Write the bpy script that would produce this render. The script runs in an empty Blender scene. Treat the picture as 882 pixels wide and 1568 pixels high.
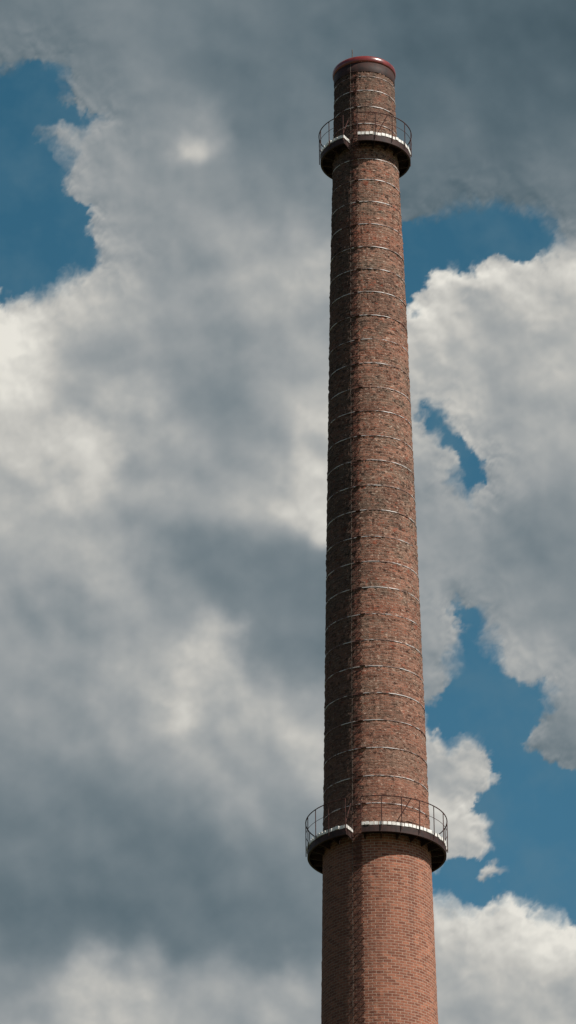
import bpy, math, random
import numpy as np
from mathutils import Matrix, Vector
random.seed(3)
sc = bpy.context.scene
sc.view_settings.view_transform = 'Standard'
sc.view_settings.look = 'None'
sc.view_settings.exposure = 0
sc.view_settings.gamma = 1

# ------------------------------------------------------------------ camera
PITCH = math.radians(26.5)
cam_d = bpy.data.cameras.new("camera")
cam = bpy.data.objects.new("camera", cam_d)
sc.collection.objects.link(cam)
cam_d.sensor_fit = 'VERTICAL'
cam_d.sensor_height = 24
cam_d.lens = 103.6
cam_d.clip_end = 30000
cam.matrix_world = Matrix.Translation((0, 0, 1.6)) @ Matrix.Rotation(math.radians(90)+PITCH, 4, 'X') @ Matrix.Rotation(-0.0070, 4, 'Z')
sc.camera = cam

# ------------------------------------------------------------------ light
SUN_AZ = math.radians(57)   # from -Y towards +X
SUN_EL = math.radians(45)
sd = Vector((math.sin(SUN_AZ)*math.cos(SUN_EL), -math.cos(SUN_AZ)*math.cos(SUN_EL), math.sin(SUN_EL)))
sl = bpy.data.lights.new("sun", 'SUN')
sl.energy = 5.0
sl.angle = math.radians(0.5)
sl.color = (1.0, 0.95, 0.87)
so = bpy.data.objects.new("sun", sl)
so.rotation_euler = sd.to_track_quat('Z', 'Y').to_euler()
so.location = (60, -60, 120)
sc.collection.objects.link(so)
w = bpy.data.worlds.new("World")
sc.world = w
w.use_nodes = True
nt = w.node_tree
nt.nodes.clear()
st = nt.nodes.new('ShaderNodeTexSky')
st.sky_type = 'NISHITA'
st.sun_disc = False
st.sun_elevation = SUN_EL
st.sun_rotation = math.pi - SUN_AZ
bg = nt.nodes.new('ShaderNodeBackground')
bg.inputs[1].default_value = 0.055
wo = nt.nodes.new('ShaderNodeOutputWorld')
nt.links.new(st.outputs[0], bg.inputs[0])
nt.links.new(bg.outputs[0], wo.inputs[0])

# ------------------------------------------------------------------ node helpers
class NT:
    def __init__(s, name):
        s.m = bpy.data.materials.new(name)
        s.m.use_nodes = True
        s.t = s.m.node_tree
        s.t.nodes.clear()
        s.out = s.t.nodes.new('ShaderNodeOutputMaterial')
    def n(s, typ, props=None, **inp):
        nd = s.t.nodes.new(typ)
        for k, v in (props or {}).items():
            setattr(nd, k, v)
        for k, v in inp.items():
            key = int(k[1:]) if (k[0] == 'i' and k[1:].isdigit()) else k.replace('_', ' ')
            s.set(nd.inputs[key], v)
        return nd
    def set(s, sock, v):
        if isinstance(v, bpy.types.NodeSocket):
            s.t.links.new(v, sock)
        elif isinstance(v, tuple) and len(v) == 3 and sock.type == 'RGBA':
            sock.default_value = (*v, 1)
        else:
            sock.default_value = v
    def math(s, op, a, b=0.0, c=None, clamp=False):
        nd = s.t.nodes.new('ShaderNodeMath'); nd.operation = op; nd.use_clamp = clamp
        s.set(nd.inputs[0], a); s.set(nd.inputs[1], b)
        if c is not None: s.set(nd.inputs[2], c)
        return nd.outputs[0]
    def mix(s, f, a, b, mode='MIX'):
        nd = s.t.nodes.new('ShaderNodeMix'); nd.data_type = 'RGBA'; nd.blend_type = mode
        s.set(nd.inputs[0], f); s.set(nd.inputs[6], a); s.set(nd.inputs[7], b)
        return nd.outputs[2]
    def rng(s, v, a, b, c=0.0, d=1.0, smooth=True):
        nd = s.t.nodes.new('ShaderNodeMapRange')
        if smooth: nd.interpolation_type = 'SMOOTHSTEP'
        for i, x in enumerate((v, a, b, c, d)): s.set(nd.inputs[i], x)
        return nd.outputs[0]
    def noise(s, vec, scale, detail=4, rough=0.55, sx=(1, 1, 1)):
        mp = s.n('ShaderNodeMapping', Vector=vec, Scale=sx)
        return s.n('ShaderNodeTexNoise', Vector=mp.outputs[0], Scale=scale, Detail=detail, Roughness=rough).outputs[0]
    def pbr(s, col, rough=0.8, metal=0.0, bump=None, bs=0.5, bd=0.02, spec=0.3):
        b = s.n('ShaderNodeBsdfPrincipled', Base_Color=col, Roughness=rough, Metallic=metal)
        b.inputs['Specular IOR Level'].default_value = spec
        if bump is not None:
            bp = s.n('ShaderNodeBump', Strength=bs, Distance=bd, Height=bump)
            s.t.links.new(bp.outputs[0], b.inputs['Normal'])
        s.t.links.new(b.outputs[0], s.out.inputs[0])
        return s.m

# ------------------------------------------------------------------ brick material
def brick_mat():
    s = NT("weathered_brick")
    uv = s.n('ShaderNodeUVMap').outputs[0]
    u_ = s.n('ShaderNodeSeparateXYZ', Vector=uv).outputs[0]
    tc = s.n('ShaderNodeTexCoord').outputs['Object']
    z = s.n('ShaderNodeSeparateXYZ', Vector=tc).outputs[2]
    old = s.rng(z, 66.3, 66.9)                 # older, eroded masonry above gallery
    wob = s.n('ShaderNodeTexNoise', Vector=tc, Scale=1.3, Detail=2).outputs[1]
    wv = s.n('ShaderNodeVectorMath', {'operation': 'SCALE'}, Vector=wob, Scale=0.03).outputs[0]
    uvw = s.n('ShaderNodeVectorMath', {'operation': 'ADD'}, i0=uv, i1=wv).outputs[0]
    bt = s.n('ShaderNodeTexBrick', {'offset': 0.5}, Vector=uvw, Color1=(0, 0, 0), Color2=(1, 1, 1), Mortar=(0.5, 0.5, 0.5),
             Scale=1.0, Mortar_Size=0.012, Mortar_Smooth=0.2, Bias=0.0, Brick_Width=0.28, Row_Height=0.115)
    rnd = s.n('ShaderNodeSeparateColor', Color=bt.outputs[0]).outputs[0]
    mort = bt.outputs[1]
    big = s.noise(tc, 0.55, 5, 0.6, (1, 1, 0.8))
    big2 = s.noise(tc, 0.9, 4, 0.6, (1, 1, 1.3))
    lift = s.noise(tc, 0.55, 3, 0.6, (0.12, 0.12, 1.0))      # tone changes from one building lift to the next
    mid = s.noise(tc, 2.6, 5, 0.7, (1, 1, 1.6))
    fine = s.noise(tc, 6.0, 4, 0.75, (1, 1, 2.0))
    streak = s.noise(tc, 2.2, 4, 0.6, (1, 1, 0.06))
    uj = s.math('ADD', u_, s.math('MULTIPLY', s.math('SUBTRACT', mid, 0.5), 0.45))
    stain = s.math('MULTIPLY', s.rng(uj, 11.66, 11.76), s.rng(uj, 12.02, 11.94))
    left_shade = s.math('MULTIPLY', s.rng(uj, 11.93, 11.60), s.rng(uj, 8.5, 10.0))  # shade on the side away from the sun, painted into the brick colour
    # new brick
    newc = s.mix(rnd, (0.19, 0.070, 0.045), (0.42, 0.170, 0.105))
    newc = s.mix(s.math('MULTIPLY', s.rng(big, 0.40, 0.7), 0.6), newc, (0.25, 0.105, 0.072))
    newc = s.mix(s.math('MULTIPLY', s.rng(fine, 0.57, 0.68), 0.45), newc, (0.46, 0.30, 0.20))
    newc = s.mix(s.math('MULTIPLY', s.rng(mid, 0.47, 0.38), 0.45), newc, (0.16, 0.060, 0.042))
    newc = s.mix(s.math('MULTIPLY', s.rng(fine, 0.44, 0.34), 0.6), newc, (0.10, 0.042, 0.032))
    newc = s.mix(s.math('MULTIPLY', s.rng(streak, 0.5, 0.72), 0.4), newc, (0.12, 0.055, 0.042))
    newc = s.mix(s.math('MULTIPLY', mort, 0.75), newc, (0.48, 0.36, 0.28))
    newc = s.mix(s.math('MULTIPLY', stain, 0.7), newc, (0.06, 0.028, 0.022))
    newc = s.mix(s.math('MULTIPLY', left_shade, 0.5), newc, (0.055, 0.038, 0.032))
    # old brick
    oc = s.mix(rnd, (0.085, 0.044, 0.032), (0.38, 0.185, 0.125))
    oc = s.mix(s.math('MULTIPLY', s.rng(mid, 0.46, 0.56), 0.6), oc, (0.19, 0.105, 0.074))
    oc = s.mix(s.math('MULTIPLY', s.rng(big2, 0.50, 0.58), 0.40), oc, (0.18, 0.145, 0.108))
    oc = s.mix(s.math('MULTIPLY', s.rng(lift, 0.47, 0.36), 0.5), oc, (0.30, 0.115, 0.072))
    oc = s.mix(s.math('MULTIPLY', s.rng(lift, 0.54, 0.64), 0.4), oc, (0.15, 0.112, 0.082))
    oc = s.mix(s.math('MULTIPLY', s.rng(fine, 0.54, 0.62), 0.6), oc, (0.36, 0.150, 0.095))
    oc = s.mix(s.math('MULTIPLY', mort, 0.5), oc, (0.40, 0.31, 0.25))
    hn = s.noise(tc, 4.2, 5, 0.8, (1, 1, 1.9))
    hole = s.rng(hn, 0.56, 0.61)
    oc = s.mix(s.math('MULTIPLY', hole, 0.85), oc, (0.024, 0.018, 0.015))
    oc = s.mix(s.math('MULTIPLY', s.rng(big, 0.52, 0.62), 0.35), oc, (0.060, 0.042, 0.034))   # soot
    chip = s.rng(s.noise(tc, 7.5, 2, 0.6, (1, 1, 2.2)), 0.61, 0.66)
    oc = s.mix(s.math('MULTIPLY', chip, 0.75), oc, (0.55, 0.42, 0.33))
    redp = s.rng(s.noise(tc, 3.0, 4, 0.7, (1, 1, 1.6)), 0.60, 0.65)
    oc = s.mix(s.math('MULTIPLY', redp, 0.7), oc, (0.30, 0.080, 0.045))
    oc = s.mix(s.math('MULTIPLY', s.rng(z, 97.0, 99.5), 0.35), oc, (0.045, 0.042, 0.038))
    oc = s.mix(s.math('MULTIPLY', s.rng(z, 80.0, 67.0), 0.25), oc, (0.32, 0.145, 0.100))
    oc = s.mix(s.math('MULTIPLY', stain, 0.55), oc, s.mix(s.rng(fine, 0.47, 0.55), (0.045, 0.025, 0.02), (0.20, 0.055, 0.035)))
    oc = s.mix(s.math('MULTIPLY', left_shade, 0.6), oc, (0.036, 0.030, 0.027))
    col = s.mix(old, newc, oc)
    h = s.math('SUBTRACT', s.math('MULTIPLY', fine, s.math('MULTIPLY_ADD', old, 0.9, 0.6)), s.math('MULTIPLY', mort, 0.3))
    h = s.math('SUBTRACT', h, s.math('MULTIPLY', s.math('MULTIPLY', hole, old), 0.7))
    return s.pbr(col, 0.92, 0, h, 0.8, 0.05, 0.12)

def simple(name, c1, c2, scale=6, rough=0.6, metal=0.0, lo=0.4, hi=0.65, spec=0.4, sx=(1, 1, 1)):
    s = NT(name)
    tc = s.n('ShaderNodeTexCoord').outputs['Object']
    nz = s.noise(tc, scale, 5, 0.6, sx)
    return s.pbr(s.mix(s.rng(nz, lo, hi), c1, c2), rough, metal, nz, 0.3, 0.01, spec)

M_brick = brick_mat()
M_rail = simple("rusty_painted_steel", (0.08, 0.03, 0.024), (0.04, 0.022, 0.018), 8, 0.7, spec=0.2)
M_iron = simple("rusted_step_iron", (0.10, 0.03, 0.02), (0.03, 0.018, 0.015), 1.5, 0.7)
M_beam = simple("dark_brown_steel", (0.05, 0.024, 0.02), (0.028, 0.018, 0.016), 5, 0.65, spec=0.25)
M_hoop = simple("galvanised_hoop", (0.60, 0.57, 0.55), (0.16, 0.09, 0.07), 2.0, 0.45, 0.1, 0.44, 0.56)
M_deck = simple("pale_deck_planks", (0.90, 0.88, 0.84), (0.66, 0.63, 0.58), 9, 0.5)
M_cap = simple("red_painted_cap", (0.22, 0.032, 0.026), (0.13, 0.025, 0.022), 4, 0.28, 0.0, spec=0.8)
M_soot = simple("sooty_lining", (0.02, 0.018, 0.016), (0.04, 0.035, 0.03), 3, 0.95)
M_cable = simple("weathered_cable", (0.14, 0.11, 0.09), (0.05, 0.035, 0.03), 2.5, 0.7, spec=0.15)

# ------------------------------------------------------------------ mesh helpers
class MB:
    def __init__(s): s.v = []; s.f = []
    def box8(s, p):
        b = len(s.v); s.v += [tuple(q) for q in p]
        s.f += [(b, b+3, b+2, b+1), (b+4, b+5, b+6, b+7), (b, b+1, b+5, b+4), (b+1, b+2, b+6, b+5), (b+2, b+3, b+7, b+6), (b+3, b, b+4, b+7)]
    def bar(s, p, q, r, n=6):
        p = Vector(p); q = Vector(q); d = (q-p).normalized()
        a = d.orthogonal().normalized(); c = d.cross(a); b = len(s.v)
        for o in (p, q):
            for i in range(n):
                t = 2*math.pi*i/n
                s.v.append(tuple(o + a*r*math.cos(t) + c*r*math.sin(t)))
        for i in range(n):
            j = (i+1) % n
            s.f.append((b+i, b+j, b+n+j, b+n+i))
        s.f.append(tuple(b+i for i in reversed(range(n)))); s.f.append(tuple(b+n+i for i in range(n)))
    def path(s, pts, r, n=6):
        for a, c in zip(pts[:-1], pts[1:]): s.bar(a, c, r, n)
    def revolve(s, prof, seg, a0=0.0, a1=2*math.pi, closed_prof=False):
        full = abs(a1-a0-2*math.pi) < 1e-6
        cols = seg if full else seg+1
        b = len(s.v); m = len(prof)
        for i in range(cols):
            t = a0+(a1-a0)*i/seg
            for r, zz in prof: s.v.append((r*math.sin(t), -r*math.cos(t), zz))
        for i in range(seg):
            j = (i+1) % cols
            for k in range(m if closed_prof else m-1):
                l = (k+1) % m
                s.f.append((b+i*m+k, b+j*m+k, b+j*m+l, b+i*m+l))
        if closed_prof and not full:
            s.f.append(tuple(b+k for k in range(m))); s.f.append(tuple(b+seg*m+k for k in reversed(range(m))))
    def obj(s, name, mat, parent=None, smooth=False):
        me = bpy.data.meshes.new(name); me.from_pydata(s.v, [], s.f); me.update()
        me.materials.append(mat)
        if smooth: me.polygons.foreach_set('use_smooth', [True]*len(me.polygons))
        o = bpy.data.objects.new(name, me); sc.collection.objects.link(o)
        if parent: o.parent = parent
        return o

CX, CY = 3.367, 160.0
chim = bpy.data.objects.new("brick_chimney", None)
chim.location = (CX, CY, 0)
sc.collection.objects.link(chim)

ZS = [0, 30, 59.5, 66.7, 68.4, 81.4, 92.1, 96.8, 101.6, 102.6]
RS = [3.45, 2.78, 2.234, 2.10, 2.055, 1.783, 1.540, 1.392, 1.262, 1.235]
def R(z): return float(np.interp(z, ZS, RS))
def P(t, r, z): return (r*math.sin(t), -r*math.cos(t), z)

# shaft ---------------------------------------------------------------
seg = 200
zz = list(np.arange(0, 56, 2.0)) + list(np.arange(56, 102.01, 0.10))
me = bpy.data.meshes.new("shaft")
rs = np.random.RandomState(5)
ZA = np.array(zz); TA = np.linspace(0, 2*np.pi, seg+1)
Rz = np.interp(ZA, ZS, RS)[:, None] + np.zeros((1, seg+1))
jit = rs.normal(0, 1, Rz.shape); jit[:, -1] = jit[:, 0]
amp = np.where(ZA > 66.6, 0.012, 0.005)[:, None]
rowj = rs.normal(0, 1, (len(ZA), 1))*np.where(ZA > 66.6, 0.006, 0.001)[:, None]
Rz = Rz + jit*amp + rowj
X = Rz*np.sin(TA); Y = -Rz*np.cos(TA); Z = np.repeat(ZA[:, None], seg+1, 1)
V = np.stack([X, Y, Z], -1).reshape(-1, 3)
nr, nc = Rz.shape
ii, jj = np.meshgrid(np.arange(nr-1), np.arange(nc-1), indexing='ij')
b0 = (ii*nc+jj).ravel()
F = np.stack([b0, b0+1, b0+nc+1, b0+nc], -1)
def fastmesh(me, V, F):
    me.vertices.add(len(V)); me.vertices.foreach_set('co', V.astype(np.float32).ravel())
    me.loops.add(F.size); me.loops.foreach_set('vertex_index', F.astype(np.int32).ravel())
    me.polygons.add(len(F)); me.polygons.foreach_set('loop_start', np.arange(0, F.size, 4, dtype=np.int32))
    me.update(calc_edges=True)
fastmesh(me, V, F)
uvl = me.uv_layers.new(name="UVMap")
U = np.stack([np.repeat((TA*2.0)[None, :], nr, 0), Z], -1).reshape(-1, 2)
uvl.data.foreach_set('uv', U[F.ravel()].astype(np.float32).ravel())
me.polygons.foreach_set('use_smooth', [True]*len(me.polygons))
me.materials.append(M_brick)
shaft = bpy.data.objects.new("shaft", me); sc.collection.objects.link(shaft); shaft.parent = chim

# plinth
m = MB(); m.revolve([(4.1, 0), (4.1, 3.2), (3.95, 3.4), (3.6, 3.5), (3.3, 3.5)], 8); m.obj("plinth", M_beam, chim)

# crown
m = MB()
m.revolve([(R(101.2)+0.01, 101.50), (1.295, 101.58), (1.295, 101.95), (1.26, 101.96)], 128); m.obj("crown_ring", M_beam, chim, True)
m = MB()
m.revolve([(1.24, 101.95), (1.315, 101.97), (1.345, 102.02), (1.35, 102.12), (1.335, 102.20), (1.29, 102.26), (1.20, 102.28), (1.08, 102.27), (1.05, 102.2)], 128)
m.obj("rim_cap", M_cap, chim, True)
m = MB(); m.revolve([(1.05, 102.2), (1.03, 95.0), (0.01, 95.0)], 64); m.obj("flue_lining", M_soot, chim, True)

# hoops ---------------------------------------------------------------
m = MB()
zh = 67.75
hz = []
while zh < 97.6:
    hz.append(zh); zh += 1.19 - 0.12*(zh-67.7)/30 + random.uniform(-0.03, 0.03)
hz += [98.9, 99.75, 100.55, 101.25]
for h in hz:
    tilt = random.uniform(-0.02, 0.02); ph = random.uniform(0, 6.28); n = 160
    b = len(m.v)
    hh = 0.0125
    for i in range(n):
        t = 2*math.pi*i/n; dz = tilt*math.sin(t+ph)+random.uniform(-0.006, 0.006); r = R(h)
        for rr, zz_ in ((r-0.03, h-hh), (r+0.022, h-hh), (r+0.022, h+hh), (r-0.03, h+hh)):
            m.v.append(P(t, rr, zz_+dz))
    for i in range(n):
        j = (i+1) % n
        for k in range(4):
            l = (k+1) % 4
            m.f.append((b+i*4+k, b+j*4+k, b+j*4+l, b+i*4+l))
m.obj("steel_hoops", M_hoop, chim)
m = MB()
for h in hz:   # tightening lugs
    for t in (math.radians(-16 + random.uniform(-3, 3)), math.radians(110), math.radians(230)):
        m.bar(P(t-0.05, R(h)+0.04, h), P(t+0.05, R(h)+0.04, h), 0.028)
m.obj("hoop_lugs", M_rail, chim)

# step irons ----------------------------------------------------------
LT = math.radians(-20)
m = MB()
tv = Vector((math.cos(LT), math.sin(LT), 0)); rv = Vector((math.sin(LT), -math.cos(LT), 0))
def LP(side, off, z): return rv*(R(z)+off) + tv*side + Vector((0, 0, z))
a = 3.1
while a < 101.6:
    wd = 0.17; of = 0.15+random.uniform(-0.02, 0.02); dz = random.uniform(-0.02, 0.02)
    m.path([LP(-wd, -0.04, a), LP(-wd, of, a+dz), LP(wd, of, a+dz), LP(wd, -0.04, a)], 0.015, 5); a += 0.33
m.obj("step_irons", M_iron, chim)
# lightning conductor
m = MB()
CT = math.radians(-27)
pts = []
for a in np.arange(2, 102.3, 0.6):
    pts.append(P(CT + random.uniform(-0.008, 0.008), R(a)+0.04, a))
m.path(pts, 0.010, 5)
for a in np.arange(3, 102, 1.15): m.bar(P(CT, R(a)-0.02, a), P(CT, R(a)+0.06, a), 0.022, 5)
t = math.radians(-25)
m.bar(P(t, 1.2, 101.9), P(t, 1.2, 102.70), 0.02, 5)
for t in (math.radians(105), math.radians(225)):
    m.bar(P(t, 1.2, 101.9), P(t, 1.2, 102.4), 0.018, 5)
m.obj("lightning_conductor", M_cable, chim)

# galleries -----------------------------------------------------------
def gallery(name, zt, ro, rail_h, nposts, nplank, lean):
    e = bpy.data.objects.new(name, None); sc.collection.objects.link(e); e.parent = chim
    ri = R(zt)+0.03
    gap0, gap1 = LT-0.25/ro*1.15, LT+0.25/ro*1.15
    m = MB(); th = 0.13
    for i in range(nplank):
        t0 = gap1 + (2*math.pi-(gap1-gap0))*i/nplank
        t1 = gap1 + (2*math.pi-(gap1-gap0))*(i+1)/nplank
        g = (t1-t0)*0.09; t0 += g; t1 -= g
        r1 = ro + random.uniform(-0.025, 0.015); dz = random.uniform(-0.012, 0.012)
        m.box8([P(t0, ri, zt-th), P(t0, r1, zt-th+dz), P(t1, r1, zt-th+dz), P(t1, ri, zt-th),
                P(t0, ri, zt), P(t0, r1, zt+dz), P(t1, r1, zt+dz), P(t1, ri, zt)])
    m.obj("deck_planks", M_deck, e)
    m = MB()
    A0, A1 = gap1+0.01, gap0+2*math.pi-0.01
    zb = zt-th-0.016
    m.revolve([(ro-0.10, zb-0.26), (ro-0.02, zb-0.26), (ro-0.02, zb), (ro-0.10, zb)], 96, A0, A1, True)
    m.revolve([(ri, zb-0.12), (ri+0.07, zb-0.12), (ri+0.07, zb), (ri, zb)], 96, A0, A1, True)
    m.revolve([(ri+0.072, zb-0.03), (ro-0.102, zb-0.03), (ro-0.102, zb-0.006), (ri+0.072, zb-0.006)], 96, A0, A1, True)
    nb = nposts
    for i in range(nb):
        t = A0 + (A1-A0)*(i+0.02)/(nb-0.96)
        dt = 0.02/ro
        w_ = [(ri-0.05, zb-0.06), (ro-0.101, zb-0.06), (ro-0.101, zb-0.24), (ri-0.05, zb-0.34)]
        m.box8([P(t-dt, *w_[0]), P(t-dt, *w_[1]), P(t-dt, *w_[2]), P(t-dt, *w_[3]),
                P(t+dt, *w_[0]), P(t+dt, *w_[1]), P(t+dt, *w_[2]), P(t+dt, *w_[3])])
    m.obj("ring_beams_and_brackets", M_beam, e)
    m = MB()
    for hgt, rad in ((rail_h, 0.022), (rail_h*0.52, 0.010)):
        rr = ro+0.03+lean*hgt
        n = 72
        m.path([P(A0+(A1-A0)*i/n, rr, zt+hgt) for i in range(n+1)], rad, 6)
    for i in range(nposts):
        t = A0 + (A1-A0)*i/(nposts-1)
        m.bar(P(t, ro+0.03, zt-0.30), P(t, ro+0.03+lean*rail_h, zt+rail_h), 0.018, 6)
    t = LT+0.62
    m.bar(P(t, ro-0.1, zt), P(t+0.22, ro+0.03, zt+rail_h), 0.022, 6)
    m.bar(P(gap0-0.02, ro+0.03, zt), P(gap0-0.02, ri+0.1, zt+rail_h), 0.018, 6)
    m.obj("guard_rail", M_rail, e)
gallery("lower_gallery", 66.72, 2.73, 1.05, 22, 96, 0.0)
gallery("upper_gallery", 98.15, 1.92, 0.92, 16, 66, 0.0)

# ------------------------------------------------------------------ ground
s = NT("ground_grass")
tc = s.n('ShaderNodeTexCoord').outputs['Object']
n1 = s.noise(tc, 0.03, 6, 0.6); n2 = s.noise(tc, 1.5, 5, 0.7)
c = s.mix(s.rng(n1, 0.4, 0.6), (0.06, 0.085, 0.03), (0.13, 0.115, 0.08))
c = s.mix(s.math('MULTIPLY', n2, 0.6), c, (0.045, 0.06, 0.025))
Mg = s.pbr(c, 0.95, 0, n2, 0.5, 0.05)
m = MB(); G = 9000
m.v = [(-G, -G, 0), (G, -G, 0), (G, G, 0), (-G, G, 0)]; m.f = [(0, 1, 2, 3)]
m.obj("ground", Mg)

# ------------------------------------------------------------------ sky dome with clouds
fa = np.arange(-5.2, 5.2001, 0.020)
left = -5.2 - np.cumsum(np.geomspace(0.03, 3.0, 70)); left = left[left > -85][::-1]
AZ = np.concatenate([left, fa, -left[::-1]])
fe = np.arange(18.5, 34.8001, 0.020)
up = 34.8 + np.cumsum(np.geomspace(0.03, 3.0, 60)); up = up[up < 84]
dn = 18.5 - np.cumsum(np.geomspace(0.03, 2.0, 50)); dn = dn[dn > -1.5][::-1]
EL = np.concatenate([dn, fe, up])
A, E = np.meshgrid(np.radians(AZ), np.radians(EL))
dx = np.sin(A)*np.cos(E); dy = np.cos(A)*np.cos(E); dz = np.sin(E)
# star-chart coordinates tangent to the dome at azimuth 0, elevation 26.5 deg
cp, sp = math.cos(PITCH), math.sin(PITCH)
fw = np.maximum(dy*cp+dz*sp, 0.25); uu = -dy*sp+dz*cp
px = 441+6770*dx/fw; py = 784-6770*uu/fw
rg = np.random.RandomState(11)
perm = rg.permutation(256); perm = np.concatenate([perm, perm]); ga = rg.rand(256)*2*np.pi
gx, gy = np.cos(ga), np.sin(ga)
def perlin(x, y, o=0):
    x = x+o*17.37; y = y+o*9.71
    xi = np.floor(x).astype(int); yi = np.floor(y).astype(int)
    xf = x-xi; yf = y-yi; u = xf**3*(xf*(xf*6-15)+10); v = yf**3*(yf*(yf*6-15)+10)
    def g(a, b):
        h = perm[perm[(xi+a) & 255]+((yi+b) & 255)]
        return gx[h]*(xf-a)+gy[h]*(yf-b)
    n0 = g(0, 0)*(1-u)+g(1, 0)*u; n1 = g(0, 1)*(1-u)+g(1, 1)*u
    return (n0*(1-v)+n1*v)*1.5
def fbm(x, y, sc_, octv, gain=0.5, o=0, bil=False):
    r = 0; a_ = 1; f = 1/sc_; t_ = 0
    ca, sa = 0.8, 0.6
    for k in range(octv):
        p = perlin(x*f, y*f, o+k*3.1)
        if bil: p = 2*np.sqrt(p*p+0.004)*1.3-1
        r = r+a_*p; t_ += a_; a_ *= gain; f *= 2.03
        x, y = ca*x-sa*y, sa*x+ca*y
    return r/t_
polys = [
 [(-900,120),(-60,118),(0,112),(30,104),(60,92),(86,100),(96,128),(98,158),(128,170),(150,178),(128,192),(90,182),(64,190),(66,215),(92,228),(100,250),(98,280),(112,300),(134,318),(128,345),(148,372),(152,392),(128,404),(100,415),(84,432),(50,436),(18,456),(4,440),(-40,400),(-900,420)],
 [(600,348),(650,346),(690,328),(730,318),(770,322),(815,334),(844,348),(850,374),(822,398),(792,394),(766,394),(735,406),(702,410),(684,400),(662,408),(650,424),(645,445),(630,466),(600,478)],
 [(652,628),(672,632),(690,660),(712,684),(738,706),(742,735),(718,750),(706,738),(702,700),(684,672),(662,650)],
 [(698,930),(722,938),(736,975),(752,1010),(765,1038),(800,1055),(832,1048),(822,1085),(818,1110),(800,1140),(830,1165),(860,1188),(900,1190),(1100,1180),(1200,1420),(900,1440),(868,1412),(840,1395),(800,1378),(780,1366),(750,1378),(722,1388),(700,1376),(660,1368),(640,1340),(672,1330),(700,1318),(735,1316),(752,1300),(750,1262),(722,1240),(740,1212),(764,1196),(756,1152),(722,1130),(690,1140),(668,1120),(655,1090),(680,1060),(692,1035),(705,995),(712,965)],
]
def sdf(x, y, P_):
    d = np.full(x.shape, 1e18); ins = np.zeros(x.shape, bool); n = len(P_)
    for i in range(n):
        x0, y0 = P_[i]; x1, y1 = P_[(i+1) % n]; ex, ey = x1-x0, y1-y0
        t = np.clip(((x-x0)*ex+(y-y0)*ey)/(ex*ex+ey*ey), 0, 1)
        d = np.minimum(d, (x-x0-t*ex)**2+(y-y0-t*ey)**2)
        c = ((y0 > y) != (y1 > y)) & (x < (x1-x0)*(y-y0)/((y1-y0) if y1 != y0 else 1e-9)+x0)
        ins ^= c
    d = np.sqrt(d); return np.where(ins, -d, d)
wx = fbm(px, py, 50, 5, 0.62, 1)*23; wy = fbm(px, py, 50, 5, 0.62, 20)*23
S = np.full(px.shape, 1e9)
for P_ in polys: S = np.minimum(S, sdf(px+wx, py+wy, P_))
def puff(cx, cy, r, q=1.0):
    return r-np.hypot((px+wx*1.2-cx), (py+wy*1.2-cy)*q)
S = np.maximum(S, puff(752, 1340, 18, 1.3))
outx = np.maximum(np.abs(px-441)-560, np.abs(py-784)-900)
gen = (fbm(px, py, 900, 6, 0.5, 44)+0.22)*300
blend = np.clip(outx/200, 0, 1)
S = np.where(outx > 0, np.minimum(np.clip(S, -200, 200)*(1-blend)+gen*blend, 200), np.clip(S, -200, 200))
# small cauliflower billows along the gap edges
bil = fbm(px+wx, py+wy, 34, 4, 0.55, 60, True)
S = S - bil*10 - 6
soft = 7+20*np.clip(fbm(px, py, 110, 2, 0.5, 70)*1.8+0.4, 0, 1.5)
al = np.clip((S+soft*0.55)/(soft*1.6), 0, 1); al = al*al*(3-2*al)
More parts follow.
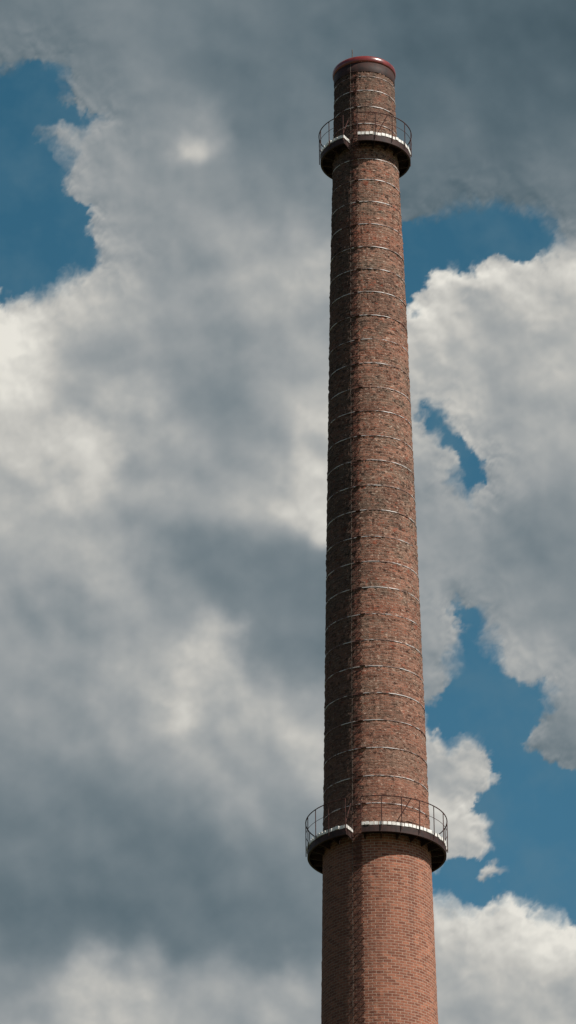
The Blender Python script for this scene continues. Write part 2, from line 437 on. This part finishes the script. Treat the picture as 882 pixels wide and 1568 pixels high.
# brightness chart (x, y, grey level, radius)
C = [(60,30,114,90),(250,40,118,110),(450,40,106,110),(700,60,88,130),(860,30,84,100),(800,200,98,110),(700,270,108,80),(860,290,120,60),(420,180,112,100),
 (180,130,134,60),(120,210,158,36),(170,230,146,45),(290,218,208,17),(325,198,168,28),(250,210,146,50),(205,300,142,45),(300,320,138,70),(180,340,156,45),(420,330,144,80),
 (480,400,168,40),(400,430,166,60),(250,420,160,70),(150,440,166,50),(80,480,192,45),(25,500,214,40),(60,450,206,24),(20,570,202,45),(10,640,196,40),(120,560,150,50),(250,520,144,80),(400,520,156,60),(480,520,162,40),
 (350,620,126,60),(480,640,178,30),(440,620,152,40),(190,610,182,36),(130,690,210,42),(170,660,200,30),(80,720,196,32),(20,760,170,45),(240,680,156,45),(320,720,150,60),(470,740,208,42),(490,780,200,28),(400,760,166,44),
 (200,780,162,60),(60,860,152,60),(350,840,124,70),(170,870,164,32),(230,920,146,50),(430,900,116,60),(450,980,114,60),(310,990,190,34),(270,1070,206,34),(340,1040,180,30),(350,1090,180,28),(200,1030,162,44),(80,980,150,70),(60,1100,140,80),(190,1130,154,50),
 (440,1080,166,40),(460,1130,168,40),(330,1180,156,60),(180,1230,118,80),(50,1250,115,80),(400,1260,140,60),(300,1330,111,80),(100,1370,105,80),(450,1350,115,60),(220,1410,109,60),(420,1430,114,50),(50,1450,120,50),
 (60,1530,162,34),(140,1500,188,34),(215,1480,188,30),(200,1540,168,40),(320,1520,152,44),(440,1515,172,34),(470,1560,146,40),(10,1500,140,30),
 (620,380,152,22),(640,430,162,22),(690,415,212,24),(750,420,196,26),(790,400,200,24),(820,440,184,40),(870,430,192,40),(650,500,194,40),(720,500,176,40),(780,540,170,60),(860,540,180,50),(690,580,180,40),(640,580,176,30),(860,640,156,60),(790,640,158,50),(720,640,164,36),
 (650,700,166,40),(770,730,158,40),(700,800,146,60),(830,800,134,80),(670,860,148,50),(780,900,132,60),(670,960,148,30),(660,1020,144,26),(860,900,134,60),(850,1000,144,50),(790,1010,160,28),(860,1100,136,44),(840,1150,128,30),
 (680,1200,168,34),(700,1160,168,24),(740,1170,174,22),(700,1280,188,34),(740,1290,178,22),(670,1300,178,24),(755,1340,168,20),(680,1400,198,30),(730,1420,188,34),(790,1400,216,28),(850,1440,216,30),(800,1460,200,40),(700,1490,176,44),(790,1530,168,44),(870,1530,176,40),(680,1560,160,34)]
bx = px+fbm(px, py, 120, 5, 0.46, 80)*44; by = py+fbm(px, py, 120, 5, 0.46, 90)*44
num = np.full(px.shape, 138*1e-4); den = np.full(px.shape, 1e-4)
for cx_, cy_, b_, r_ in C:
    q = ((bx-cx_)**2+(by-cy_)**2)/(2*(r_*0.82)**2)
    w_ = np.exp(-np.minimum(q, 60))*(60/r_)**0.5
    num += w_*b_; den += w_
B = num/den
B = (B-145)*1.05+145
near = np.exp(-np.clip(S, 0, 400)/45)*(S < 150)
def H(x, y): return fbm(x, y, 150, 5, 0.44, 33)
relief = H(px, py)-H(px+14, py-25)
B = B + relief*(22+np.clip(B-120, 0, 70)*0.65)
def H2(x, y): return -fbm(x, y, 50, 3, 0.45, 61, True)
relief2 = H2(px+wx*0.4, py+wy*0.4)-H2(px+4+wx*0.4, py-8+wy*0.4)
B = B + relief2*(near*24+np.clip((B-158)/40, 0, 1)*10)
B = B + fbm(px, py, 240, 3, 0.40, 15)*8
gyS, gxS = np.gradient(S); gpy, _ = np.gradient(py)
ny = np.clip(gyS/(gpy-1e-9), -1, 1)
B = B + np.exp(-np.clip(S, 0, 400)/18)*(ny*14 + 6)
B = np.clip(B+3, 70, 234)
def s2l(c):
    c = np.asarray(c)/255.0
    return np.where(c <= 0.04045, c/12.92, ((c+0.055)/1.055)**2.4)
lv = [70, 95, 125, 155, 190, 234]
ramp = np.array([(64,83,93),(87,104,113),(120,131,137),(152,157,159),(191,190,185),(230,227,218)])
cc = np.stack([np.interp(B, lv, ramp[:, k]) for k in range(3)], -1)
g = np.clip((py-100)/1300, 0, 1)[..., None]
blue = np.array([50, 97, 123])*(1-g)+np.array([68, 117, 145])*g
wisp = np.clip(0.10+0.5*fbm(px, py, 120, 5, 0.55, 100), 0, 0.45)[..., None]
blue = blue*(1-wisp)+np.array([104, 128, 142])*wisp
rgb = s2l(cc)*al[..., None]+s2l(blue)*(1-al[..., None])
edge = np.clip((82-np.abs(np.degrees(A)))/25, 0, 1)*np.clip((82-np.degrees(E))/20, 0, 1)
edge = edge*edge*(3-2*edge)
Rd = 7000
V = np.stack([dx, dy, dz], -1).reshape(-1, 3)*Rd
nr, nc = A.shape
ii, jj = np.meshgrid(np.arange(nr-1), np.arange(nc-1), indexing='ij')
b0 = (ii*nc+jj).ravel(); F = np.stack([b0, b0+nc, b0+nc+1, b0+1], -1)
me = bpy.data.meshes.new("sky"); fastmesh(me, V, F)
att = me.color_attributes.new(name="cloud", type='FLOAT_COLOR', domain='POINT')
att.data.foreach_set('color', np.concatenate([rgb, edge[..., None]], -1).astype(np.float32).ravel())
s = NT("sky_and_clouds")
at = s.n('ShaderNodeAttribute', {'attribute_name': 'cloud'})
tc = s.n('ShaderNodeTexCoord').outputs['Object']
fn = s.noise(tc, 0.012, 5, 0.6)
mul = s.rng(fn, 0.25, 0.75, 0.985, 1.015, False)
em = s.n('ShaderNodeEmission', Color=at.outputs['Color'], Strength=mul)
tr = s.n('ShaderNodeBsdfTransparent')
mx = s.n('ShaderNodeMixShader', i0=at.outputs['Alpha'], i1=tr.outputs[0], i2=em.outputs[0])
s.t.links.new(mx.outputs[0], s.out.inputs[0])
try: s.m.cycles.emission_sampling = 'NONE'
except Exception: pass
me.materials.append(s.m)
o = bpy.data.objects.new("sky", me); sc.collection.objects.link(o)
print("verts", len(V))
